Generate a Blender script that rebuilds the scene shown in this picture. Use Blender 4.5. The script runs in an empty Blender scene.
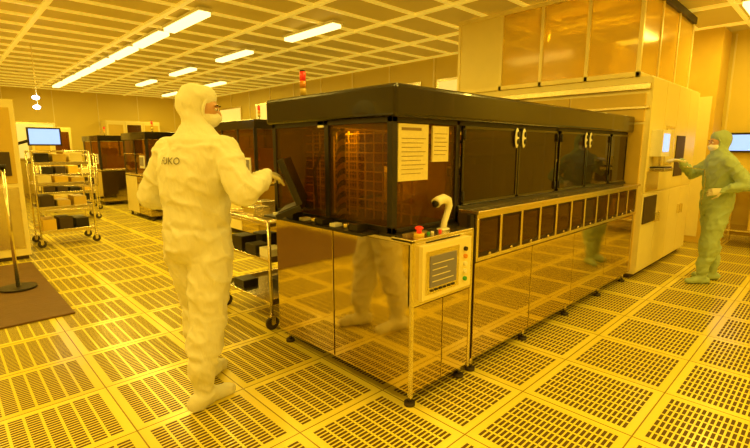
import bpy, bmesh, math, random
from mathutils import Vector, Matrix, noise
from mathutils.bvhtree import BVHTree
random.seed(4)
S=bpy.context.scene
S.view_settings.view_transform='Standard'
S.view_settings.look='None'
S.view_settings.exposure=0.0
COL=S.collection

# ---------------------------------------------------------------- materials
def new_mat(name):
    m=bpy.data.materials.new(name); m.use_nodes=True
    nt=m.node_tree; return m,nt,nt.nodes['Principled BSDF']
def mat(name,col,rough=.5,metal=0.,var=.08,scale=6.,bump=0.,bscale=30.,emit=None,es=0.,coat=0.,stretch=(1,1,1)):
    m,nt,p=new_mat(name)
    tc=nt.nodes.new('ShaderNodeTexCoord')
    mp=nt.nodes.new('ShaderNodeMapping'); mp.inputs['Scale'].default_value=stretch
    nt.links.new(tc.outputs['Object'],mp.inputs[0])
    nz=nt.nodes.new('ShaderNodeTexNoise'); nz.inputs['Scale'].default_value=scale; nz.inputs['Detail'].default_value=3
    nt.links.new(mp.outputs[0],nz.inputs[0])
    mx=nt.nodes.new('ShaderNodeMix'); mx.data_type='RGBA'
    a=tuple(max(0,c*(1-var)) for c in col)+(1,); b=tuple(min(1,c*(1+var)) for c in col)+(1,)
    mx.inputs[6].default_value=a; mx.inputs[7].default_value=b
    nt.links.new(nz.outputs[0],mx.inputs[0]); nt.links.new(mx.outputs[2],p.inputs['Base Color'])
    p.inputs['Roughness'].default_value=rough; p.inputs['Metallic'].default_value=metal
    p.inputs['Coat Weight'].default_value=coat
    if emit:
        p.inputs['Emission Color'].default_value=tuple(emit)+(1,); p.inputs['Emission Strength'].default_value=es
    if bump>0:
        n2=nt.nodes.new('ShaderNodeTexNoise'); n2.inputs['Scale'].default_value=bscale; n2.inputs['Detail'].default_value=4
        nt.links.new(mp.outputs[0],n2.inputs[0])
        bp=nt.nodes.new('ShaderNodeBump'); bp.inputs['Strength'].default_value=bump; bp.inputs['Distance'].default_value=.02
        nt.links.new(n2.outputs[0],bp.inputs['Height']); nt.links.new(bp.outputs[0],p.inputs['Normal'])
    return m
def glass(name,tint,fac,base=(.01,.007,.003),rough=.05):
    m,nt,p=new_mat(name)
    p.inputs['Base Color'].default_value=base+(1,); p.inputs['Roughness'].default_value=rough
    tr=nt.nodes.new('ShaderNodeBsdfTransparent'); tr.inputs[0].default_value=tint+(1,)
    tc=nt.nodes.new('ShaderNodeTexCoord'); nz=nt.nodes.new('ShaderNodeTexNoise'); nz.inputs['Scale'].default_value=1.5
    nt.links.new(tc.outputs['Object'],nz.inputs[0])
    mr=nt.nodes.new('ShaderNodeMapRange'); mr.inputs['To Min'].default_value=fac-.05; mr.inputs['To Max'].default_value=fac+.05
    nt.links.new(nz.outputs[0],mr.inputs[0])
    mx=nt.nodes.new('ShaderNodeMixShader')
    nt.links.new(mr.outputs[0],mx.inputs[0]); nt.links.new(p.outputs[0],mx.inputs[1]); nt.links.new(tr.outputs[0],mx.inputs[2])
    nt.links.new(mx.outputs[0],nt.nodes['Material Output'].inputs[0])
    return m
def mnode(nt,op,a,b=None,c=None):
    n=nt.nodes.new('ShaderNodeMath'); n.operation=op
    for i,v in enumerate((a,b,c)):
        if v is None: continue
        if isinstance(v,(int,float)): n.inputs[i].default_value=v
        else: nt.links.new(v,n.inputs[i])
    return n.outputs[0]
def floor_mat():
    m,nt,p=new_mat('perforated_floor_tile')
    tc=nt.nodes.new('ShaderNodeTexCoord'); sp=nt.nodes.new('ShaderNodeSeparateXYZ'); nt.links.new(tc.outputs['Object'],sp.inputs[0])
    X,Y=sp.outputs[0],sp.outputs[1]
    fx=mnode(nt,'FRACT',mnode(nt,'DIVIDE',mnode(nt,'ADD',X,60.),.6)); fy=mnode(nt,'FRACT',mnode(nt,'DIVIDE',mnode(nt,'ADD',Y,60.),.6))
    def band(f,e):
        return mnode(nt,'MULTIPLY',mnode(nt,'GREATER_THAN',f,e),mnode(nt,'LESS_THAN',f,1-e))
    inner=mnode(nt,'MULTIPLY',band(fx,.07),band(fy,.07))
    sx=mnode(nt,'FRACT',mnode(nt,'MULTIPLY',mnode(nt,'SUBTRACT',fx,.07),7/.86))
    sy=mnode(nt,'FRACT',mnode(nt,'MULTIPLY',mnode(nt,'SUBTRACT',fy,.07),20/.86))
    slot=mnode(nt,'MULTIPLY',band(sx,.09),band(sy,.19))
    mask=mnode(nt,'MULTIPLY',inner,slot)
    joint=mnode(nt,'SUBTRACT',1.,mnode(nt,'MULTIPLY',band(fx,.006),band(fy,.006)))
    wn=nt.nodes.new('ShaderNodeTexWhiteNoise'); wn.noise_dimensions='2D'
    cb=nt.nodes.new('ShaderNodeCombineXYZ')
    nt.links.new(mnode(nt,'FLOOR',mnode(nt,'DIVIDE',X,.6)),cb.inputs[0]); nt.links.new(mnode(nt,'FLOOR',mnode(nt,'DIVIDE',Y,.6)),cb.inputs[1])
    nt.links.new(cb.outputs[0],wn.inputs[0])
    mx=nt.nodes.new('ShaderNodeMix'); mx.data_type='RGBA'; mx.inputs[6].default_value=(.82,.68,.07,1); mx.inputs[7].default_value=(.93,.79,.11,1)
    nt.links.new(wn.outputs[0],mx.inputs[0])
    m2=nt.nodes.new('ShaderNodeMix'); m2.data_type='RGBA'; m2.inputs[7].default_value=(.11,.062,.006,1)
    nt.links.new(mx.outputs[2],m2.inputs[6]); nt.links.new(mask,m2.inputs[0])
    m3=nt.nodes.new('ShaderNodeMix'); m3.data_type='RGBA'; m3.inputs[7].default_value=(.3,.2,.03,1)
    nt.links.new(m2.outputs[2],m3.inputs[6]); nt.links.new(joint,m3.inputs[0])
    nt.links.new(m3.outputs[2],p.inputs['Base Color'])
    r=nt.nodes.new('ShaderNodeMapRange'); r.inputs['To Min'].default_value=.22; r.inputs['To Max'].default_value=.8
    nt.links.new(mask,r.inputs[0]); nt.links.new(r.outputs[0],p.inputs['Roughness'])
    bp=nt.nodes.new('ShaderNodeBump'); bp.invert=True; bp.inputs['Strength'].default_value=.4; bp.inputs['Distance'].default_value=.003
    nt.links.new(mask,bp.inputs['Height']); nt.links.new(bp.outputs[0],p.inputs['Normal'])
    return m
def stripe_mat(name,c1,c2,freq,diag=True):
    m,nt,p=new_mat(name)
    tc=nt.nodes.new('ShaderNodeTexCoord'); sp=nt.nodes.new('ShaderNodeSeparateXYZ'); nt.links.new(tc.outputs['Object'],sp.inputs[0])
    v=mnode(nt,'ADD',sp.outputs[2],sp.outputs[1]) if diag else sp.outputs[2]
    f=mnode(nt,'GREATER_THAN',mnode(nt,'FRACT',mnode(nt,'MULTIPLY',mnode(nt,'ADD',v,50.),freq)),.5)
    mx=nt.nodes.new('ShaderNodeMix'); mx.data_type='RGBA'; mx.inputs[6].default_value=c1+(1,); mx.inputs[7].default_value=c2+(1,)
    nt.links.new(f,mx.inputs[0]); nt.links.new(mx.outputs[2],p.inputs['Base Color']); return m
def grid_mat(name,c1,c2,pitch,w):
    m,nt,p=new_mat(name)
    tc=nt.nodes.new('ShaderNodeTexCoord'); sp=nt.nodes.new('ShaderNodeSeparateXYZ'); nt.links.new(tc.outputs['Object'],sp.inputs[0])
    h=mnode(nt,'ADD',mnode(nt,'ADD',sp.outputs[0],sp.outputs[1]),50.)
    a=mnode(nt,'GREATER_THAN',mnode(nt,'FRACT',mnode(nt,'DIVIDE',h,pitch)),w)
    b=mnode(nt,'GREATER_THAN',mnode(nt,'FRACT',mnode(nt,'DIVIDE',mnode(nt,'ADD',sp.outputs[2],50.),pitch)),w)
    mx=nt.nodes.new('ShaderNodeMix'); mx.data_type='RGBA'; mx.inputs[6].default_value=c1+(1,); mx.inputs[7].default_value=c2+(1,)
    nt.links.new(mnode(nt,'MULTIPLY',a,b),mx.inputs[0]); nt.links.new(mx.outputs[2],p.inputs['Base Color']); p.inputs['Roughness'].default_value=.4
    return m

M_floor=floor_mat()
M_ceil=mat('ceiling_panel_added_glow',(.58,.44,.08),.6,var=.18,scale=.8,emit=(1.,.64,.04),es=.11)  # plain ceiling panels, faint glow added as flat fill light for the room
M_tbar=mat('tbar_aluminium_added_glow',(.95,.84,.38),.35,.1,emit=(1.,.68,.07),es=.34)  # T-bars are no lamps; glow put into the material to brighten the grid
M_lens=mat('lamp_diffuser_lens',(.95,.9,.6),.3,emit=(1.,.82,.28),es=2.6)
M_frame=mat('painted_steel_frame',(.90,.78,.34),.35,.1)
M_wall=mat('cleanroom_wall_panel',(.80,.64,.13),.45,var=.05,scale=.7)
M_wall2=mat('cleanroom_wall_light',(.88,.76,.30),.4,var=.04)
M_lit=mat('lit_window_pane',(.9,.85,.5),.3,emit=(1.,.78,.20),es=.5)
M_steel=mat('polished_stainless',(.62,.51,.23),.07,1.,var=.06,scale=2,bump=.015,bscale=3)
M_steel2=mat('brushed_stainless',(.84,.76,.50),.26,1.,var=.06,scale=8,stretch=(1,1,12))
M_black=mat('black_gloss_hood',(.010,.007,.003),.2,var=.2,coat=.4)
M_blackm=mat('black_matt_frame',(.015,.010,.005),.45,var=.2)
M_door=glass('smoked_acrylic_door',(.50,.28,.03),.30,base=(.035,.020,.002),rough=.03)
M_amber=glass('amber_acrylic',(.88,.60,.09),.58,base=(.10,.055,.005),rough=.03)
M_encl=glass('frosted_enclosure_panel',(.98,.84,.30),.40,base=(.80,.62,.12),rough=.12)
M_white=mat('white_plastic',(.90,.87,.72),.35)
M_paper=mat('paper_notice',(.80,.70,.32),.7,var=.1,scale=60)
M_ink=mat('printed_ink',(.28,.19,.07),.7)
M_label=mat('back_label_ink',(.20,.18,.16),.7)
M_cream=mat('cream_cabinet_panel',(.90,.79,.36),.4,var=.04)
M_brown=mat('brown_mat_rubber',(.15,.075,.015),.6,var=.2,bump=.2)
M_dark=mat('dark_interior',(.06,.035,.01),.6)
M_ochre=mat('ochre_panel',(.68,.48,.07),.45)
M_blue=mat('blue_screen',(.1,.25,.8),.3,emit=(.35,.50,1.),es=1.3)
M_bluel=mat('blue_lamp',(.6,.8,1),.3,emit=(.75,.85,1.),es=9.)
M_scr=mat('hmi_lcd',(.16,.14,.09),.15,emit=(.5,.35,.1),es=.12)
M_red=mat('red_plastic',(.75,.03,.01),.3,emit=(1,.05,.01),es=.35)
M_green=mat('green_plastic',(.05,.35,.05),.3)
M_orange=mat('orange_plastic',(.8,.3,.02),.3)
M_yel=mat('yellow_cassette',(.85,.58,.05),.4)
M_rub=mat('castor_rubber',(.05,.035,.02),.6)
M_haz=stripe_mat('hazard_stripe',(.9,.8,.45),(.015,.01,.005),14.)
M_grid=grid_mat('perforated_backplate',(.62,.42,.09),(.04,.022,.008),.03,.3)
M_fabric=mat('white_gown_fabric',(.82,.80,.70),.8,var=.04,scale=5,bump=.6,bscale=12,stretch=(1,1,.5))
M_fabric2=mat('green_gown_fabric',(.38,.49,.28),.8,var=.08,scale=5,bump=.6,bscale=12,stretch=(1,1,.5))
M_glove=mat('latex_glove',(.74,.67,.48),.45,bump=.1)
M_skin=mat('skin',(.60,.34,.20),.5,var=.08,scale=20)
M_skin_eye=mat('eye_dark',(.02,.012,.008),.2)
M_mask=mat('face_mask',(.82,.80,.72),.7,bump=.2,bscale=40)

# ---------------------------------------------------------------- mesh builder
class B:
    def __init__(s): s.bm=bmesh.new(); s.mats=[]
    def mi(s,m):
        if m not in s.mats: s.mats.append(m)
        return s.mats.index(m)
    def box(s,x0,x1,y0,y1,z0,z1,m,M=None):
        c=[(x0,y0,z0),(x1,y0,z0),(x1,y1,z0),(x0,y1,z0),(x0,y0,z1),(x1,y0,z1),(x1,y1,z1),(x0,y1,z1)]
        vs=[s.bm.verts.new((M@Vector(p)) if M else p) for p in c]
        for f in ((0,3,2,1),(4,5,6,7),(0,1,5,4),(1,2,6,5),(2,3,7,6),(3,0,4,7)):
            s.bm.faces.new([vs[i] for i in f]).material_index=s.mi(m)
    def ring(s,c,a,b,n):
        return [s.bm.verts.new(c+a*math.cos(2*math.pi*i/n)+b*math.sin(2*math.pi*i/n)) for i in range(n)]
    def loft(s,rings,m,n=16,smooth=True):
        R=[s.ring(Vector(c),Vector(a),Vector(b),n) for c,a,b in rings]; k=s.mi(m)
        for i in range(len(R)-1):
            for j in range(n):
                f=s.bm.faces.new((R[i][j],R[i][(j+1)%n],R[i+1][(j+1)%n],R[i+1][j])); f.material_index=k; f.smooth=smooth
        for r,rev in ((R[0],True),(R[-1],False)):
            f=s.bm.faces.new(list(reversed(r)) if rev else r); f.material_index=k
    def frame(s,d):
        d=d.normalized(); u=Vector((0,0,1)) if abs(d.z)<.9 else Vector((1,0,0))
        a=d.cross(u).normalized(); return a,d.cross(a).normalized()
    def cyl(s,p0,p1,r0,m,r1=None,n=14):
        p0=Vector(p0);p1=Vector(p1); r1=r0 if r1 is None else r1; a,b=s.frame(p1-p0)
        s.loft([(p0,a*r0,b*r0),(p1,a*r1,b*r1)],m,n)
    def tube(s,pts,r,m,n=10):
        pts=[Vector(p) for p in pts]; rs=r if isinstance(r,(list,tuple)) else [r]*len(pts)
        d0=(pts[1]-pts[0]); a,b=s.frame(d0); rings=[]
        for i,p in enumerate(pts):
            t=(pts[min(i+1,len(pts)-1)]-pts[max(i-1,0)]).normalized()
            a=(a-t*a.dot(t)).normalized(); b=t.cross(a)
            rings.append((p,a*rs[i],b*rs[i]))
        s.loft(rings,m,n)
    def ell(s,c,ax,m,n=16,k=10):
        c=Vector(c); A,Bx,C=[Vector(v) for v in ax]; rings=[]
        for i in range(k+1):
            t=-math.pi/2+math.pi*i/k; t=max(min(t,math.pi/2-.08),-math.pi/2+.08)
            rings.append((c+C*math.sin(t),A*math.cos(t),Bx*math.cos(t)))
        s.loft(rings,m,n)
    def sph(s,c,r,m,n=14,k=8): s.ell(c,((r,0,0),(0,r,0),(0,0,r)),m,n,k)
    def limb(s,pts,rad,m,n=16,sub=5):
        pts=[Vector(p) for p in pts]
        P=[];R=[]
        for i in range(len(pts)-1):
            for j in range(sub):
                t=j/sub; P.append(pts[i].lerp(pts[i+1],t)); R.append(rad[i]*(1-t)+rad[i+1]*t)
        P.append(pts[-1]); R.append(rad[-1])
        s.tube(P,R,m,n)
        for p,r in zip(pts,rad): s.sph(p,r,m,14,10)
    def obj(s,name,parent=None,bevel=0.,seg=2):
        bmesh.ops.recalc_face_normals(s.bm,faces=s.bm.faces)
        me=bpy.data.meshes.new(name); s.bm.to_mesh(me); s.bm.free()
        for m in s.mats: me.materials.append(m)
        o=bpy.data.objects.new(name,me); COL.objects.link(o)
        if parent:
            o.parent=parent
        if bevel>0:
            md=o.modifiers.new('bevel','BEVEL'); md.width=bevel; md.segments=seg; md.limit_method='ANGLE'; md.angle_limit=.8
        return o
def empty(name,loc=(0,0,0),rot=0.):
    e=bpy.data.objects.new(name,None); e.empty_display_size=.2; e.location=loc; e.rotation_euler=(0,0,rot); COL.objects.link(e); return e

# ---------------------------------------------------------------- room
X0,X1,Y0,Y1,H=-4.,9.,-4.,17.,3.2
b=B(); b.box(X0,X1,Y0,Y1,-.1,0,M_floor); b.obj('floor')
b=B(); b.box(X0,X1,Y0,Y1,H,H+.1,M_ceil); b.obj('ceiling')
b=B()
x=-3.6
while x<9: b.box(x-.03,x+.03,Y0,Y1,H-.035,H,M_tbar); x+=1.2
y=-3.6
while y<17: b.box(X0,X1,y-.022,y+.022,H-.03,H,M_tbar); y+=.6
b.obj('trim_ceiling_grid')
def wall(name,x0,x1,y0,y1,axis):
    b=B(); b.box(x0,x1,y0,y1,0,H,M_wall); o=b.obj(name)
    return o
wall('wall_left',X0-.1,X0,Y0,Y1,'y'); wall('wall_right',X1,X1+.1,Y0,Y1,'y')
wall('wall_front',X0,X1,Y0-.1,Y0,'x'); wall('wall_back',X0,X1,Y1,Y1+.1,'x')
b=B()
for k in range(11): b.box(X1-.012,X1,Y0+.6+k*1.2-.012,Y0+.6+k*1.2+.012,.1,H-.04,M_frame)
b.obj('trim_1')
b=B(); b.box(X1-.03,X1,Y0,4.4,0,.1,M_steel2); b.obj('baseboard_right')
b=B(); b.box(X0,7.2,Y1-.03,Y1,0,.1,M_steel2); b.obj('baseboard_back')
b=B()
for k in range(9): b.box(X0+.8+k*1.2-.012,X0+.8+k*1.2+.012,Y1-.012,Y1,.1,H-.04,M_frame)
b.obj('trim_2')
b=B(); b.box(7.2,7.35,4.4,17,0,H,M_wall); b.box(7.2,9,4.4,4.5,0,H,M_wall)
for yy in (4.6,5.8,7.0,8.2,9.4,10.6,11.8,13.0,14.2,15.4): b.box(7.185,7.2,yy-.02,yy+.02,0,H-.04,M_frame)
b.box(7.19,7.2,4.4,17,1.95,2.0,M_frame); b.obj('wall_partition')
for i,(a,c) in enumerate(((4.9,5.7),(6.1,6.9),(8.3,9.3),(11.,12.6),(13.5,15.))):
    b=B(); b.box(7.16,7.2,a,c,2.15,2.75,M_steel2); b.box(7.15,7.165,a+.05,c-.05,2.2,2.7,M_lit); b.obj('window_%d'%(i+1))
for i,(a,c) in enumerate(((1.6,2.8),(4.0,5.4))):
    b=B(); b.box(a,c,Y1-.04,Y1,1.1,2.2,M_steel2); b.box(a+.05,c-.05,Y1-.05,Y1-.03,1.15,2.15,M_lit); b.obj('window_%d'%(i+6))

# ---------------------------------------------------------------- ceiling lamps
LC=(1.,.695,.085)
def lamp(x,y,w=27,along='y'):
    b=B()
    L=.60;W=.075
    def bx(l,wd,z0,z1,m):
        if along=='y': b.box(x-wd,x+wd,y-l,y+l,z0,z1,m)
        else: b.box(x-l,x+l,y-wd,y+wd,z0,z1,m)
    bx(L+.02,W+.015,H-.07,H-.03,M_white)
    bx(L,W,H-.115,H-.07,M_lens)
    o=b.obj('fluorescent_lamp',None,.006)
    ld=bpy.data.lights.new('lamp_tube','AREA'); ld.shape='RECTANGLE'; ld.color=LC; ld.energy=w
    ld.size=.15 if along=='y' else 1.18; ld.size_y=1.18 if along=='y' else .15
    lo=bpy.data.objects.new('lamp_tube',ld); lo.location=(x,y,H-.118); COL.objects.link(lo); lo.parent=o
for yy in (-2.4,-.2,2.0,4.2,6.4,7.8,9.2,10.6,12.0,13.4,14.8): lamp(2.65,yy,29)
for yy in (-2.4,.2,2.8,5.4,8.0,10.6,13.2): lamp(-.05,yy,24)
for yy in (-2.4,1.,4.5,8.): lamp(-2.6,yy,26)
for yy in (5.7,8.1,10.5,12.9): lamp(4.2,yy,14)
for yy in (-2.6,-.4): lamp(5.2,yy,32)
lamp(8.2,-2.2,26); lamp(7.6,1.0,24,'x'); lamp(8.2,3.0,20)
for yy in (12.,15.): lamp(5.6,yy,30)

# ---------------------------------------------------------------- main machine
mm=empty('wet_process_machine',(3.5,2.2,0))
def P(b,name,bev=0.,parent=mm):
    o=b.obj(name,parent,bev); o.location=-Vector(parent.location); return o
XA,XB,YF,YB=1.75,5.40,1.53,2.86
b=B()
b.box(XA+.02,XB-.02,YF+.03,YB-.02,.10,.955,M_dark)
b.box(XA,XB,YF+.12,YB,.955,.985,M_blackm)
b.box(2.33,XB,YF+.03,YF+.16,.955,1.05,M_dark)
P(b,'base_frame')
b=B()
for a,c in ((YF+.012,2.19),(2.20,YB-.005)): b.box(XA,XA+.02,a,c,.10,.95,M_steel)
for a,c in ((XA+.012,2.02),(2.026,2.29)): b.box(a,c,YF,YF+.03,.10,.60,M_steel)
for a,c in ((2.36,3.10),(3.11,3.85),(3.86,4.6),(4.61,5.395)): b.box(a,c,YF+.012,YF+.032,.10,.74,M_steel)
b.box(XB-.02,XB,YF+.02,YB,.1,1.0,M_steel)
P(b,'lower_panels',.004)
b=B()
b.box(XA-.006,XA+.02,YF-.004,YB,.95,.97,M_steel2)
b.box(XA-.006,XA+.014,YF-.006,YF+.014,.08,.97,M_steel2)
b.box(XA-.006,2.30,YF-.006,YF+.15,.955,.975,M_steel2)
b.box(XA,2.30,YF-.004,YF+.03,.605,.955,M_steel2)
b.box(2.285,2.305,YF-.006,YF+.1,.08,.97,M_steel2)
b.box(2.305,2.345,YF+.02,YF+.05,.08,1.05,M_blackm)
b.box(2.33,XB+.01,YF-.02,YF+.13,1.05,1.072,M_steel2)
b.box(2.35,XB,YF+.0,YF+.03,.75,.775,M_steel2)
b.box(2.35,XB,YF+.0,YF+.03,1.02,1.05,M_steel2)
x=2.36
for i in range(12):
    b.box(x-.012+i*.2740,x+.012+i*.2740,YF+.0,YF+.03,.775,1.02,M_steel2)
P(b,'stainless_trim',.003)
b=B()
for i in range(11):
    a=2.374+i*.2740
    b.box(a+.016,a+.232,YF+.012,YF+.018,.80,1.0,M_amber); b.box(a+.01,a+.238,YF+.026,YF+.03,.79,1.01,M_dark)
    b.cyl((a+.124,YF+.012,.787),(a+.124,YF-.006,.787),.008,M_steel2,n=8)
P(b,'gauge_windows')
b=B()
b.box(1.80,2.245,YF-.03,YF,.635,.935,M_cream)
b.box(1.825,2.12,YF-.036,YF-.028,.665,.905,M_steel2)
b.box(1.855,2.09,YF-.041,YF-.03,.70,.875,M_scr)
for i in range(5):
    b.cyl((2.18,YF-.03,.69+i*.045),(2.18,YF-.045,.69+i*.045),.013,[M_green,M_white,M_white,M_orange,M_blackm][i],n=12)
for i in range(6): b.box(1.86+i*.038,1.885+i*.038,YF-.041,YF-.03,.677,.69,M_blackm)
for i in range(4): b.box(1.87,2.06-.03*(i%3),YF-.0425,YF-.040,.73+i*.033,.735+i*.033,M_paper)
P(b,'operator_panel',.004)
b=B()
b.box(1.86,2.16,YF-.0075,YF-.003,.943,.952,M_blackm)
b.cyl((1.86,1.58,.975),(1.86,1.58,.992),.03,M_yel); b.cyl((1.86,1.58,.99),(1.86,1.58,1.015),.014,M_red); b.ell((1.86,1.58,1.02),((.024,0,0),(0,.024,0),(0,0,.012)),M_red)
b.box(1.80,1.98,1.62,1.66,.975,.985,M_ink)
for i in range(5): b.cyl((1.94+i*.035,1.58,.975),(1.94+i*.035,1.58,.988),.009,[M_green,M_white,M_blackm,M_red,M_white][i],n=10)
P(b,'control_ledge')
b=B()
for fx in (1.80,2.27,2.40,3.1,3.85,4.6,5.3):
    for fy in (YF+.05,YB-.07):
        b.cyl((fx,fy,.0),(fx,fy,.02),.032,M_rub); b.cyl((fx,fy,.02),(fx,fy,.10),.012,M_steel2,n=8)
P(b,'levelling_feet')
YU=1.68
b=B()
b.box(XA-.03,XB+.03,YU-.05,YB+.03,1.61,1.78,M_black)
o=P(b,'hood'); md=o.modifiers.new('bevel','BEVEL'); md.width=.02; md.segments=3
b=B()
for (px,py) in ((XA,YU),(XA,YB-.04),(XB-.04,YU),(XB-.04,YB-.04),(XA,2.225),(2.315,YU),(3.675,YU),(4.85,YU),(3.4,YB-.04)):
    b.box(px,px+.04,py,py+.04,.985,1.62,M_blackm)
b.box(XA,XA+.03,YU,YB,.985,1.02,M_blackm); b.box(XA,XA+.03,YU,YB,1.585,1.615,M_blackm)
b.box(XA,XB,YU,YU+.03,1.585,1.615,M_blackm); b.box(XA,2.33,YU,YU+.03,.985,1.01,M_blackm); b.box(2.33,XB,YF+.13,YU+.03,.985,1.09,M_blackm)
b.box(XA,XB,YB-.03,YB,.985,1.05,M_blackm)
P(b,'upper_frame',.003)
b=B()
b.box(XA+.012,XA+.02,YU+.04,2.225,1.02,1.585,M_amber)
b.box(XA+.008,XA+.016,2.265,YB-.04,1.02,1.585,M_amber)
b.box(XA+.04,2.315,YU+.012,YU+.02,1.01,1.585,M_amber)
b.box(XB-.02,XB-.012,YU+.04,YB-.04,1.05,1.585,M_amber)
b.box(XA+.04,XB-.04,YB-.02,YB-.012,1.05,1.585,M_amber)
P(b,'amber_windows')
b=B()
for a,c in ((2.36,3.045),(3.055,3.675),(3.72,4.275),(4.285,4.85),(4.89,5.36)):
    b.box(a,c,YU-.012,YU+.0,1.095,1.585,M_door)
    for (u0,u1,v0,v1) in ((a,c,1.095,1.115),(a,c,1.565,1.585),(a,a+.02,1.095,1.585),(c-.02,c,1.095,1.585)):
        b.box(u0,u1,YU-.018,YU-.004,v0,v1,M_black)
P(b,'smoked_doors',.002)
b=B()
for cx in (3.0,3.10,4.23,4.33):
    b.ell((cx,YU-.026,1.52),((.026,0,0),(0,.010,0),(0,0,.07)),M_white)
    b.ell((cx,YU-.036,1.545),((.014,0,0),(0,.008,0),(0,0,.02)),M_blackm)
    b.ell((cx,YU-.036,1.495),((.014,0,0),(0,.008,0),(0,0,.02)),M_blackm)
for cx in (2.37,3.66,3.74,4.84):
    for cz in (1.15,1.53): b.cyl((cx,YU-.022,cz-.03),(cx,YU-.022,cz+.03),.008,M_blackm,n=8)
P(b,'door_handles')
b=B()
b.box(1.795,2.045,YU-.001,YU+.011,1.27,1.58,M_paper)
b.box(2.085,2.235,YU-.001,YU+.011,1.37,1.575,M_paper)
b.box(1.82,1.98,YU-.004,YU-.001,1.545,1.56,M_ink)
for i in range(9): b.box(1.82,2.02-.02*(i%3),YU-.003,YU-.0005,1.50-i*.024,1.503-i*.024,M_ink)
for i in range(6): b.box(2.10,2.22-.015*(i%2),YU-.003,YU-.0005,1.53-i*.024,1.533-i*.024,M_ink)
P(b,'notices')
b=B()
for i in range(13):
    yy=1.76+i*.08; b.box(1.995,2.003,yy-.004,yy+.004,1.0,1.56,M_frame)
for i in range(9): b.box(1.993,2.001,1.74,2.80,1.06+i*.06-.004,1.06+i*.06+.004,M_frame)
b.box(2.06,2.08,2.30,2.78,1.0,1.56,M_grid)
b.box(2.3,2.32,1.75,2.25,1.0,1.45,M_ochre)
b.cyl((1.83,2.20,1.0),(1.83,2.20,1.55),.028,M_haz)
b.box(2.06,2.26,1.95,2.2,.99,1.12,M_steel2); b.cyl((2.15,2.07,1.12),(2.15,2.07,1.33),.05,M_white)
for i in range(6):
    a=2.5+i*.45; b.box(a,a+.36,1.95,2.4,.99,1.25+.08*(i%2),[M_cream,M_steel2,M_yel][i%3]); b.box(a+.03,a+.33,1.98,2.37,1.25,1.31+.08*(i%2),M_dark)
b.tube([(1.86,1.8,1.5),(2.3,1.85,1.46),(2.9,1.85,1.52),(4.,1.85,1.47),(5.2,1.85,1.5)],.012,M_blackm)
b.tube([(1.86,2.5,1.05),(1.88,2.55,1.3),(1.9,2.45,1.5),(1.95,2.35,1.57)],.012,M_blackm)
P(b,'process_interior')
for i,(lx,ly,en) in enumerate(((2.05,2.3,5.),(3.0,2.1,3.),(4.3,2.1,3.))):  # fill lamps added under the hood to brighten the windows from inside
    b=B(); b.box(lx-.3,lx+.3,ly-.03,ly+.03,1.575,1.61,M_white); o=P(b,'added_fill_lamp_%d'%(i+1))
    ld=bpy.data.lights.new('added_fill_tube','AREA'); ld.shape='RECTANGLE'; ld.size=.56; ld.size_y=.05; ld.energy=en; ld.color=LC
    lo=bpy.data.objects.new('added_fill_tube_%d'%(i+1),ld); COL.objects.link(lo); lo.parent=mm; lo.location=Vector((lx,ly,1.573))-Vector(mm.location)
b=B()
b.box(XA-.13,XA,1.78,2.80,.975,.99,M_blackm)
for i in range(9):
    a=1.84+i*.105
    if i%3==0: b.box(XA-.11,XA-.03,a,a+.07,.99,1.03,M_blackm)
    elif i%3==1: b.cyl((XA-.07,a+.03,.99),(XA-.07,a+.03,1.02),.022,M_steel2)
    else: b.box(XA-.10,XA-.04,a,a+.05,.99,1.01,M_white)
P(b,'side_ledge',.002)
b=B()
Mt=Matrix.Translation((1.60,2.38,1.24))@Matrix.Rotation(math.radians(-40),4,'Z')@Matrix.Rotation(math.radians(-22),4,'Y')@Matrix.Scale(1.3,4)
b.box(-.014,.014,-.15,.15,-.10,.12,M_blackm,Mt); b.box(-.020,-.012,-.13,.13,-.075,.10,M_black,Mt)
b.box(-.12,.0,-.15,.15,-.125,-.10,M_blackm,Mt); b.box(-.11,-.01,-.13,.13,-.10,-.095,M_dark,Mt)
b.tube([(1.63,2.40,1.19),(1.68,2.45,1.13),(1.72,2.47,1.09),(1.765,2.47,1.07)],.018,M_blackm)
P(b,'swing_console',.004)
def signal(b,x,y,z,r=.022):
    b.cyl((x,y,z),(x,y,z+.05),r*.6,M_steel2,n=10); b.cyl((x,y,z+.05),(x,y,z+.10),r,M_ochre); b.cyl((x,y,z+.102),(x,y,z+.15),r,M_orange); b.cyl((x,y,z+.152),(x,y,z+.215),r,M_red); b.cyl((x,y,z+.215),(x,y,z+.225),r*.9,M_blackm)
b=B(); signal(b,1.98,2.80,1.775); P(b,'signal_tower')

sc=empty('barcode_scanner',(2.10,1.60,.975))
b=B()
b.ell((0,0,.008),((.045,0,0),(0,.035,0),(0,0,.008)),M_white)
b.tube([(.0,0,.008),(.01,0,.05),(.035,0,.10),(.05,0,.14),(.035,0,.172),(-.005,0,.186),(-.05,0,.178),(-.075,0,.165)],[.020,.018,.019,.022,.027,.028,.028,.030],M_white,14)
b.ell((-.079,0,.163),((.012,0,.004),(0,.024,0),(0,0,.022)),M_blackm)
b.obj('scanner_body',sc)

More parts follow.
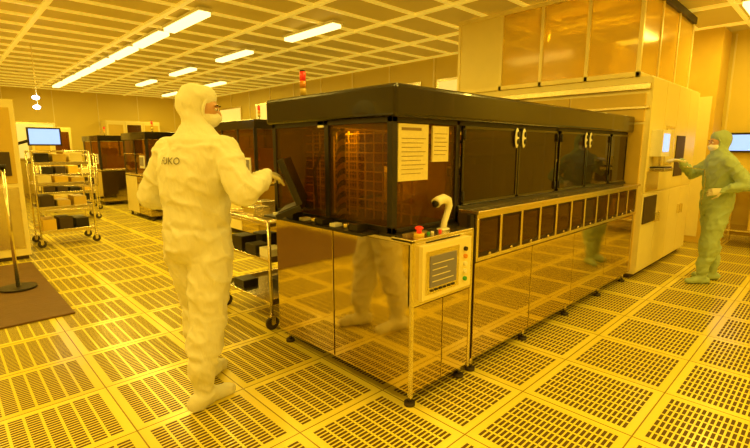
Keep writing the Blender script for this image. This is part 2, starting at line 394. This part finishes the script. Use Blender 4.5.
# ---------------------------------------------------------------- tall track cabinet
tc_=empty('tall_track_cabinet',(6.5,2.7,0))
def Q(b,n,bev=0.): 
    o=b.obj(n,tc_,bev); o.location=-Vector(tc_.location); return o
b=B()
b.box(5.49,7.58,1.52,4.0,.05,2.2,M_cream)
b.box(5.5,7.55,1.56,3.95,0,.05,M_dark)
Q(b,'body',.01)
b=B()
for a,c in ((5.49,6.0),(6.01,6.53),(6.54,7.06),(7.07,7.57)):
    b.box(a,c,1.50,1.525,.08,.95,M_cream); b.box(a,c,1.50,1.525,.97,2.18,M_wall2)
b.box(5.52,5.96,1.485,1.50,.62,.92,M_dark); b.box(5.52,5.96,1.49,1.50,.98,1.2,M_steel2)
b.box(6.1,6.45,1.49,1.50,1.25,1.7,M_steel2); b.box(6.13,6.42,1.485,1.49,1.28,1.67,M_paper)
b.box(6.6,7.0,1.49,1.50,1.1,1.6,M_dark)
for cx in (5.93,6.08,6.99,7.13): b.box(cx-.01,cx+.01,1.47,1.50,.6,.72,M_steel2)
Q(b,'front_panels',.004)
b=B()
b.box(5.56,5.86,1.385,1.50,1.36,1.64,M_white); b.box(5.585,5.80,1.378,1.385,1.41,1.60,M_blue)
b.box(5.55,5.88,1.34,1.50,1.20,1.235,M_steel2); b.box(5.58,5.85,1.345,1.49,1.235,1.25,M_blackm); b.box(5.7,5.75,1.42,1.50,1.24,1.38,M_steel2)
Q(b,'touch_console',.004)
b=B()
for a,c in ((1.56,2.35),(2.37,3.15),(3.17,3.97)):
    b.box(5.47,5.495,a,c,.1,1.7,M_ochre); b.box(5.47,5.495,a,c,1.73,2.02,M_ochre)
b.box(5.44,5.5,1.52,4.0,2.06,2.12,M_steel2); b.box(5.45,5.5,1.52,4.0,1.86,1.89,M_steel2)
b.box(5.455,5.5,2.9,3.9,1.9,2.03,M_dark)
Q(b,'side_panels',.004)
b=B()
for py in (1.66,2.2,2.75,3.3,3.96):
    b.box(5.46,5.50,py-.02,py+.02,2.2,H-.036,M_frame)
for px in (6.1,6.8,7.5): b.box(px,px+.04,1.64,1.68,2.2,H-.036,M_frame)
b.box(5.46,5.50,1.64,3.98,2.2,2.25,M_frame); b.box(5.46,7.54,1.64,1.68,2.2,2.25,M_frame)
b.box(5.46,7.54,1.62,1.70,H-.12,H-.036,M_blackm); b.box(5.45,5.51,1.64,3.98,H-.08,H-.036,M_frame)
Q(b,'enclosure_frame',.003)
b=B()
b.box(5.475,5.483,1.68,3.3,2.25,H-.08,M_encl); b.box(5.47,5.49,3.3,3.96,2.25,H-.08,M_wall2); b.box(5.5,7.5,1.655,1.663,2.25,H-.12,M_encl)
b.box(6.2,7.4,2.2,3.6,2.2,2.75,M_cream); b.box(5.8,6.1,2.3,3.4,2.2,2.5,M_steel2); b.cyl((6.0,3.0,2.5),(6.0,3.0,H-.04),.08,M_steel2)
Q(b,'enclosure_panels')
b=B(); b.box(6.45,6.6,1.9,3.1,H-.11,H-.05,M_white); Q(b,'enclosure_lamp')
ld=bpy.data.lights.new('enclosure_tube','AREA'); ld.shape='RECTANGLE'; ld.size=.12; ld.size_y=1.1; ld.energy=30; ld.color=LC
lo=bpy.data.objects.new('enclosure_tube',ld); COL.objects.link(lo); lo.parent=tc_; lo.location=Vector((6.52,2.5,H-.113))-Vector(tc_.location)

b=B(); b.box(8.35,8.95,1.45,2.05,0,H-.04,M_ochre); b.box(8.34,8.35,1.5,2.0,.1,2.2,M_cream); b.obj('wall_column')
wb=empty('stainless_workbench',(8.6,.6,0))
b=B(); b.box(-.35,.35,-.7,.6,.85,.88,M_steel2)
for lx in (-.32,.30):
    for ly in (-.67,.57): b.box(lx,lx+.03,ly,ly+.03,0,.85,M_steel2)
b.box(-.32,.32,-.67,.57,.25,.27,M_steel2)
b.box(-.1,.2,-.4,.1,.88,1.15,M_dark); b.box(-.2,.2,.15,.5,.88,1.0,M_cream); b.box(-.25,.25,-.5,.3,.27,.6,M_ochre)
b.obj('bench',wb,.004)
b=B(); b.box(8.93,8.975,.85,1.35,1.38,1.68,M_blackm); b.box(8.925,8.932,.88,1.32,1.41,1.65,M_blue); b.box(8.97,9.0,1.0,1.2,1.45,1.6,M_steel2); b.obj('wall_monitor')

# ---------------------------------------------------------------- generic background machines
def proc_machine(name,x0,x1,y0,y1,h,n=3,sig=True):
    e=empty(name,((x0+x1)/2,(y0+y1)/2,0)); o=Vector(e.location)
    def Z(b,nm,bv=0.): q=b.obj(nm,e,bv); q.location=-o
    b=B(); b.box(x0+.02,x1-.02,y0+.02,y1-.02,.08,.9,M_dark); b.box(x0,x1,y0,y1,.88,.92,M_steel2); b.box(x0-.02,x1+.02,y0-.02,y1+.02,h-.14,h,M_black)
    for px in (x0,x1-.04):
        for py in (y0,y1-.04): b.box(px,px+.04,py,py+.04,.9,h-.1,M_blackm)
    for px in (x0+.05,x1-.1):
        for py in (y0+.05,y1-.1): b.cyl((px,py,0),(px,py,.09),.025,M_rub)
    Z(b,'frame',.005)
    b=B()
    w=(y1-y0)/n
    for i in range(n):
        b.box(x0,x0+.02,y0+i*w+.01,y0+(i+1)*w-.01,.1,.86,[M_steel,M_cream][i%2]); b.box(x0+.005,x0+.012,y0+i*w+.03,y0+(i+1)*w-.02,.94,h-.15,M_amber); b.box(x0-.003,x0+.02,y0+i*w-.015,y0+i*w+.015,.92,h-.13,M_blackm)
    k=max(1,int((x1-x0)/.7)); w=(x1-x0)/k
    for i in range(k):
        b.box(x0+i*w+.01,x0+(i+1)*w-.01,y0,y0+.02,.1,.86,M_steel); b.box(x0+i*w+.03,x0+(i+1)*w-.02,y0+.005,y0+.012,.94,h-.15,M_amber); b.box(x0+i*w-.015,x0+i*w+.015,y0-.003,y0+.02,.92,h-.13,M_blackm)
    b.box(x0+.2,x1-.2,y0+.3,y1-.2,.92,1.25,M_cream); b.box(x0+.25,x0+.5,y0+.3,y0+.8,1.25,1.45,M_yel)
    b.box(x0-.02,x0,y0+.15,y0+.4,1.05,1.3,M_white); b.box(x0-.025,x0-.02,y0+.17,y0+.38,1.1,1.27,M_scr)
    Z(b,'panels')
    if sig: b=B(); signal(b,x0+.2,y0+.2,h); Z(b,'signal_tower')
proc_machine('coating_machine',3.55,5.3,6.3,8.5,1.88,4)
proc_machine('inspection_machine',3.0,3.9,9.5,11.0,1.76,2)
proc_machine('inspection_machine.001',3.0,3.9,13.0,14.6,1.76,2)
proc_machine('coating_machine.001',5.9,7.0,10.,13.,1.9,4)
proc_machine('inspection_machine.002',4.9,5.6,14.2,15.6,1.7,2,False)
def storage(name,x0,x1,y0,y1,h,k):
    e=empty(name,((x0+x1)/2,(y0+y1)/2,0)); o=Vector(e.location); b=B()
    b.box(x0,x1,y0+.02,y1,.06,h,M_cream); b.box(x0+.03,x1-.03,y0+.05,y1,0,.06,M_dark)
    w=(x1-x0)/k
    for i in range(k):
        b.box(x0+i*w+.012,x0+(i+1)*w-.012,y0,y0+.02,.1,h*.48,M_wall2); b.box(x0+i*w+.012,x0+(i+1)*w-.012,y0,y0+.02,h*.5,h-.04,M_wall2)
        b.box(x0+i*w+.06,x0+(i+1)*w-.06,y0-.006,y0,h*.55,h-.12,M_amber if i%2 else M_ochre)
        b.box(x0+(i+1)*w-.05,x0+(i+1)*w-.035,y0-.02,y0,h*.38,h*.45,M_steel2)
    q=b.obj('cabinet',e,.004); q.location=-o
storage('storage_cabinet',.3,1.6,15.4,16.0,2.2,2)
storage('storage_cabinet.001',1.9,2.8,14.9,15.5,2.0,2)
storage('storage_cabinet.002',4.0,5.6,16.2,16.9,2.3,3)

# ---------------------------------------------------------------- trolleys
def trolley(name,x,y,w,d,h,shelves,load=1,rot=0.):
    e=empty(name,(x,y,0),rot); b=B()
    for sx in (-w/2,w/2):
        for sy in (-d/2,d/2):
            b.cyl((sx,sy,.11),(sx,sy,h),.014,M_steel2,n=10)
            b.cyl((sx,sy-.012,.055),(sx,sy+.012,.055),.055,M_rub,n=18); b.cyl((sx,sy-.02,.055),(sx,sy+.02,.055),.015,M_steel2,n=8)
            b.box(sx-.02,sx+.02,sy-.025,sy-.018,.05,.12,M_steel2); b.box(sx-.02,sx+.02,sy+.018,sy+.025,.05,.12,M_steel2); b.box(sx-.03,sx+.03,sy-.03,sy+.03,.11,.12,M_steel2)
    for sy in (-d/2,d/2): b.cyl((-w/2,sy,h),(w/2,sy,h),.014,M_steel2,n=10)
    for sx in (-w/2,w/2): b.cyl((sx,-d/2,h),(sx,d/2,h),.014,M_steel2,n=10)
    b.obj('rails',e)
    b=B()
    for z in shelves:
        b.box(-w/2,w/2,-d/2,d/2,z,z+.02,M_steel2)
        for sy in (-d/2,d/2): b.box(-w/2,w/2,sy-.005,sy+.005,z,z+.05,M_steel2)
    b.obj('shelves',e,.003)
    b=B()
    for z in shelves:
        k=int(w/.22); 
        for i in range(k):
            a=-w/2+.04+i*.21
            if load==2:
                for j in range(3):
                    if random.random()<.35: continue
                    yy=-d/2+.05+j*.24; hh=random.uniform(.05,.13)
                    b.box(a,a+.15,yy,yy+.18,z+.02,z+.02+hh,random.choice([M_blackm,M_white,M_blackm,M_yel,M_steel2]))
            else:
                hh=random.uniform(.08,.2)
                b.box(a,a+.17,-d/2+.06,d/2-.06,z+.02,z+.02+hh,random.choice([M_yel,M_cream,M_blackm,M_ochre,M_dark]))
    b.obj('wafer_boxes',e,.006)
    return e
trolley('equipment_trolley',2.12,3.48,.6,.8,.88,(.2,.55,.84),2)
trolley('stock_trolley',1.36,8.35,.7,.55,1.4,(.2,.55,.9,1.2))
trolley('stock_trolley.001',1.9,11.0,.9,.55,1.3,(.2,.55,.9))
trolley('stock_trolley.002',2.3,12.6,.9,.55,1.3,(.2,.55,.9))

lc=empty('control_cabinet',(.50,7.9,0))
b=B(); b.box(-.4,.30,-.5,.4,.05,2.05,M_cream); b.box(-.37,.27,-.47,.37,0,.05,M_dark); b.box(.30,.31,-.45,.35,.15,1.0,M_steel2); b.box(.30,.31,-.45,.35,1.05,1.95,M_wall2)
b.box(-.35,.25,-.51,-.5,.15,.95,M_steel2); b.box(-.35,.25,-.51,-.5,1.0,1.95,M_ochre); b.box(.05,.2,-.53,-.51,1.1,1.4,M_dark)
b.obj('cabinet_body',lc,.008); b=B(); signal(b,.15,-.3,2.05,.03); b.obj('signal_tower',lc)
b=B(); b.tube([(.30,-.3,1.5),(.45,-.32,1.55),(.60,-.33,1.6)],.02,M_blackm); b.box(.42,.80,-.36,-.32,1.48,1.72,M_blackm); b.box(.44,.78,-.366,-.36,1.5,1.70,M_blue); b.obj('monitor',lc,.004)

b=B(); b.box(-1.2,.75,4.6,7.1,0,.018,M_brown); b.obj('rubber_floor_mat',None,.006)
b=B(); b.cyl((.48,5.8,.018),(.48,5.8,.04),.16,M_blackm,n=24); b.cyl((.48,5.8,.04),(.48,5.8,1.25),.018,M_steel2); b.cyl((.48,5.8,1.25),(.48,5.8,1.29),.03,M_blackm); b.obj('barrier_post')
b=B(); b.cyl((1.40,9.8,2.1),(1.40,9.8,H-.03),.007,M_frame,n=8)
for z in (2.14,2.30): b.ell((1.38,9.78,z),((.055,0,0),(0,.055,0),(0,0,.035)),M_bluel)
b.obj('inspection_lamp')

# ---------------------------------------------------------------- people
def remesh(b,name,parent,vox,mat_,smooth=6,fn=None,floor=False):
    o=b.obj(name+'_tmp'); md=o.modifiers.new('r','REMESH'); md.mode='VOXEL'; md.voxel_size=vox
    if smooth: 
        s=o.modifiers.new('s','SMOOTH'); s.factor=.5; s.iterations=smooth
    dg=bpy.context.evaluated_depsgraph_get(); dg.update()
    me=bpy.data.meshes.new_from_object(o.evaluated_get(dg)); bpy.data.objects.remove(o)
    me.materials.clear(); me.materials.append(mat_)
    if fn:
        ns=[v.normal.copy() for v in me.vertices]
        for v,nn in zip(me.vertices,ns): v.co=v.co+nn*fn(v.co)
    if floor:
        for v in me.vertices: v.co.z=max(v.co.z,0.0)
    for p in me.polygons: p.use_smooth=True; p.material_index=0
    me.name=name
    q=bpy.data.objects.new(name,me); COL.objects.link(q); q.parent=parent
    return q
def wrinkle(seed,amp=1.):
    off=Vector((seed,seed*2,0))
    def f(c):
        a=noise.noise(Vector((c.x*5,c.y*5,c.z*3))+off)
        r=1-abs(noise.noise(Vector((c.x*7+c.z*3,c.y*7-c.z*3,c.z*7))+off*3))*2.6
        r2=1-abs(noise.noise(Vector((c.x*15,c.y*15,c.z*13+c.x*6))+off))*2.6
        k=1. if c.z<1.5 else .35
        # gathered rings at boot tops and waist belt
        g=-.010*math.exp(-((c.z-.30)/.018)**2)-.010*math.exp(-((c.z-1.02)/.02)**2)
        return k*amp*(a*.010+max(0,r)**2*.013+max(0,r2)**2*.006-.005)+g
    return f
def hand(name,parent,w,d,nrm,side,curl=.5,spread=.1,sc=1.):
    w=Vector(w); d=Vector(d).normalized(); n=Vector(nrm); n=(n-d*n.dot(d)).normalized(); s=d.cross(n).normalized()*side
    b=B(); m=M_glove
    rings=[]
    for t,hw,ht in ((-.05,.026,.021),(-.01,.028,.020),(.03,.036,.017),(.06,.041,.016),(.088,.041,.014)):
        rings.append((w+d*t*sc,s*hw*sc,n*ht*sc))
    b.loft(rings,m,18)
    L=((.030,.068),(.010,.078),(-.011,.073),(-.031,.058))
    for i,(off,ln) in enumerate(L):
        p=w+(d*.082+s*off)*sc; dd=(d+s*(off*spread*8)).normalized(); pts=[p-dd*.015*sc,p]; ang=0
        for frac in (.45,.32,.23):
            ang+=curl*(.8+.12*i)
            dr=dd*math.cos(ang)-n*math.sin(ang); pts.append(pts[-1]+dr*ln*frac*sc)
        b.limb(pts,[.0095*sc,.0092*sc,.0086*sc,.008*sc,.0068*sc],m,10,3)
    p=w+(d*.02+s*.028)*sc; t1=(d*.65+s*.7-n*.25).normalized(); t2=(d*.9+s*.3-n*.45*(1+curl)).normalized()
    b.limb([p-t1*.01,p+t1*.04*sc,p+t1*.04*sc+t2*.032*sc,p+t1*.04*sc+t2*.055*sc],[.014*sc,.0115*sc,.0098*sc,.0078*sc],m,10,3)
    return remesh(b,name,parent,.0035,m,2)
def worker(name,base,fwd,ht,fab,feet,arms,headyaw,headpitch,lean,hands,seed,label=None,bulk=1.):
    fw=Vector((fwd[0],fwd[1],0)).normalized(); rot=math.atan2(fw.y,fw.x)
    e=empty(name,(base[0],base[1],0),rot); k=ht/1.8; kb=k*bulk
    b=B(); m=fab
    def T(f,l,z): return Vector((f+lean*max(0,z-.9*k),l,z))
    tors=[(.82,.115,.165),(.90,.145,.190),(.97,.152,.198),(1.05,.148,.192),(1.13,.143,.186),(1.22,.150,.196),(1.31,.155,.212),(1.39,.148,.216),(1.45,.124,.203),(1.50,.098,.155),(1.54,.078,.10),(1.58,.066,.072)]
    b.loft([(T(-.005 if z<1.2 else -.012,0,z*k),(dx*kb,0,0),(0,wy*kb,0)) for z,dx,wy in tors],m,28)
    HR=Matrix.Rotation(headyaw,3,'Z')@Matrix.Rotation(headpitch,3,'Y')
    hc=T(.015,0,1.675*k)
    def HP(f,l,z): return hc+HR@(Vector((f,l,z))*k)
    b.ell(HP(-.030,0,.015),(HR@Vector((.098*k,0,0)),HR@Vector((0,.090*k,0)),HR@Vector((0,0,.112*k))),m,24,16)
    b.ell(HP(.020,0,.055),(HR@Vector((.068*k,0,0)),HR@Vector((0,.074*k,0)),HR@Vector((0,0,.068*k))),m,20,12)
    b.ell(HP(.006,0,-.06),(HR@Vector((.074*k,0,0)),HR@Vector((0,.070*k,0)),HR@Vector((0,0,.074*k))),m,20,12)
    b.loft([(HP(-.02,0,-.03),(.085*k,0,0),(0,.082*k,0)),(T(0,0,1.58*k),(.078*k,0,0),(0,.084*k,0)),(T(-.005,0,1.53*k),(.10*k,0,0),(0,.125*k,0)),(T(-.01,0,1.49*k),(.128*k,0,0),(0,.175*k,0)),(T(-.01,0,1.46*k),(.125*k,0,0),(0,.17*k,0))],m,24)
    for sd,(ff,fl,fyaw,knee) in zip((1,-1),feet):
        hip=Vector((0,sd*.094*k,.90*k)); an=Vector((ff,fl,.11*k)); kn=(hip+an)/2+Vector((knee*k,0,.02*k))
        mid1=hip.lerp(kn,.5)+Vector((-.008,0,0)); mid2=kn.lerp(an,.35)+Vector((-.02*k,0,0))
        b.limb([hip,mid1,kn,mid2,an+Vector((0,0,.14*k)),an],[.115*kb,.108*kb,.093*kb,.092*kb,.078*kb,.054*k],m,18,4)
        c,s_=math.cos(fyaw),math.sin(fyaw)
        def F(x,z): return Vector((ff+c*x*k,fl+s_*x*k,z*k))
        b.limb([F(-.055,.048),F(.03,.055),F(.10,.042),F(.165,.034)],[.046*k,.050*k,.044*k,.036*k],m,16,3)
        b.ell(F(.13,.028),((c*.07*k,s_*.07*k,0),(-s_*.045*k,c*.045*k,0),(0,0,.03*k)),m)
    for sd,(el,wr) in zip((1,-1),arms):
        sh=T(-.01,sd*.182*kb,1.435*k); el=Vector(el); wr=Vector(wr)
        b.limb([T(0,sd*.10*k,1.43*k),sh,sh.lerp(el,.5),el,el.lerp(wr,.45),wr],[.088*k,.080*kb,.076*kb,.066*kb,.056*kb,.037*k],m,16,4)
    bd=remesh(b,'coverall',e,.0105,fab,5,wrinkle(seed),True)
    b=B()
    b.ell(HP(.030,0,-.012),(HR@Vector((.078*k,0,0)),HR@Vector((0,.064*k,0)),HR@Vector((0,0,.085*k))),M_skin,22,16)
    b.ell(HP(.112,0,-.022),(HR@Vector((.016*k,0,0)),HR@Vector((0,.011*k,0)),HR@Vector((-.006*k,0,.022*k))),M_skin,12,8)
    for s_ in (1,-1): b.ell(HP(.098,s_*.029,.022),(HR@Vector((.010*k,0,0)),HR@Vector((0,.022*k,0)),HR@Vector((0,0,.006*k))),M_skin,10,6)
    remesh(b,'face',e,.004,M_skin,3)
    b=B()
    for s_ in (1,-1):
        b.ell(HP(.1005,s_*.029,.002),(HR@Vector((.007*k,0,0)),HR@Vector((0,.013*k,0)),HR@Vector((0,0,.007*k))),M_white,12,8)
        b.ell(HP(.1055,s_*.029,.002),(HR@Vector((.004*k,0,0)),HR@Vector((0,.006*k,0)),HR@Vector((0,0,.006*k))),M_skin_eye,10,6)
        b.tube([HP(.104,s_*.012,.021),HP(.108,s_*.030,.026),HP(.098,s_*.047,.020)],.003*k,M_skin_eye,6)
    b.obj('eyes_and_brows',e)
    b=B()
    b.ell(HP(.046,0,-.056),(HR@Vector((.078*k,0,0)),HR@Vector((0,.068*k,0)),HR@Vector((0,0,.052*k))),M_mask,22,14)
    b.ell(HP(.100,0,-.036),(HR@Vector((.032*k,0,0)),HR@Vector((0,.028*k,0)),HR@Vector((-.012*k,0,.028*k))),M_mask,16,10)
    remesh(b,'face_mask',e,.005,M_mask,4)
    b=B()
    pts=[HP(.062-.020*math.cos(t)**2,.071*math.cos(t),-.008+.083*math.sin(t)) for t in [i*math.pi/16 for i in range(33)]]
    b.tube(pts,.009*k,fab,8); b.obj('hood_rim',e)
    for i,(wp,d,n,side,cu) in enumerate(hands): hand('glove_%d'%(i+1),e,wp,d,n,side,cu,sc=k*1.02)
    bv=BVHTree.FromPolygons([v.co for v in bd.data.vertices],[p.vertices for p in bd.data.polygons])
    pl=[]
    for i in range(18):
        z=(.93+i*.03)*k; h=bv.ray_cast(Vector((1,0,z)),Vector((-1,0,0)))
        if h[0] and h[0].x>0: pl.append(h[0]+Vector((.001,0,0)))
    if len(pl)>3: b=B(); b.tube(pl,.004,M_steel2,6); b.obj('zip',e)
    if label:
        tcv=bpy.data.curves.new('lbl','FONT'); tcv.body=label; tcv.size=.052; tcv.align_x='CENTER'
        to=bpy.data.objects.new('lbl',tcv); COL.objects.link(to); dg=bpy.context.evaluated_depsgraph_get(); dg.update()
        me=bpy.data.meshes.new_from_object(to.evaluated_get(dg)); bpy.data.objects.remove(to)
        bm=bmesh.new(); bm.from_mesh(me); bmesh.ops.triangulate(bm,faces=bm.faces); bmesh.ops.subdivide_edges(bm,edges=bm.edges,cuts=2)
        for v in bm.verts:
            h=bv.ray_cast(Vector((-1,-v.co.x+.035,1.365*k+v.co.y)),Vector((1,0,0)))
            if h[0]: v.co=h[0]+Vector((-.004,0,0))
        bm.to_mesh(me); bm.free(); me.materials.clear(); me.materials.append(M_label); me.name='back_lettering'
        q=bpy.data.objects.new('back_lettering',me); COL.objects.link(q); q.parent=e
    return e
def tolocal(base,fwd,p):
    f=Vector((fwd[0],fwd[1],0)).normalized(); l=Vector((-f.y,f.x,0)); v=Vector((p[0]-base[0],p[1]-base[1],0))
    return Vector((v.dot(f),v.dot(l),p[2]))
def dlocal(fwd,d):
    f=Vector((fwd[0],fwd[1],0)).normalized(); l=Vector((-f.y,f.x,0)); v=Vector((d[0],d[1],0)); return Vector((v.dot(f),v.dot(l),d[2]))
b1=(1.02,2.51); f1=(.899,.438)
elR=tolocal(b1,f1,(1.13,2.13,1.22)); wrR=tolocal(b1,f1,(1.36,2.30,1.30))
elL=Vector((.02,.33,1.17)); wrL=Vector((.22,.24,1.10))
dR=dlocal(f1,(.15,.08,-.01))
worker('cleanroom_worker',b1,f1,1.80,M_fabric,((.13,.10,.1,.03),(-.12,-.09,-.25,.02)),((elL,wrL),(elR,wrR)),math.radians(-64),math.radians(10),.09,
   [(wrR,dR,Vector((0,-.25,1)),1,.42),(wrL,Vector((1,-.3,-.1)),Vector((.1,.2,1)),-1,.5)],1.3,'FUKO',1.04)
b2=(5.97,.93); f2=(-.57,.82)
wr2=tolocal(b2,f2,(5.74,1.24,1.31)); el2=tolocal(b2,f2,(6.03,1.19,1.16))
elL2=Vector((-.14,.27,1.08)); wrL2=Vector((.08,.24,1.02))
worker('cleanroom_worker.001',b2,f2,1.63,M_fabric2,((.10,.10,.15,.02),(-.08,-.09,-.2,.02)),((elL2,wrL2),(el2,wr2)),math.radians(8),math.radians(8),.03,
   [(wr2,dlocal(f2,(-.1,.1,.03)),Vector((0,0,1)),1,.3),(wrL2,Vector((1,-.2,-.2)),Vector((0,1,.3)),-1,.5)],5.1)

# ---------------------------------------------------------------- world, camera
w=bpy.data.worlds.new('world'); S.world=w; w.use_nodes=True
w.node_tree.nodes['Background'].inputs[0].default_value=(1,.6,.15,1); w.node_tree.nodes['Background'].inputs[1].default_value=.05
cd=bpy.data.cameras.new('camera'); cd.lens=21.74; cd.sensor_width=36; cd.clip_end=100
co=bpy.data.objects.new('camera',cd); COL.objects.link(co); co.location=(0,0,1.45); co.rotation_euler=(math.radians(90-9.53),0,math.radians(-44)); S.camera=co
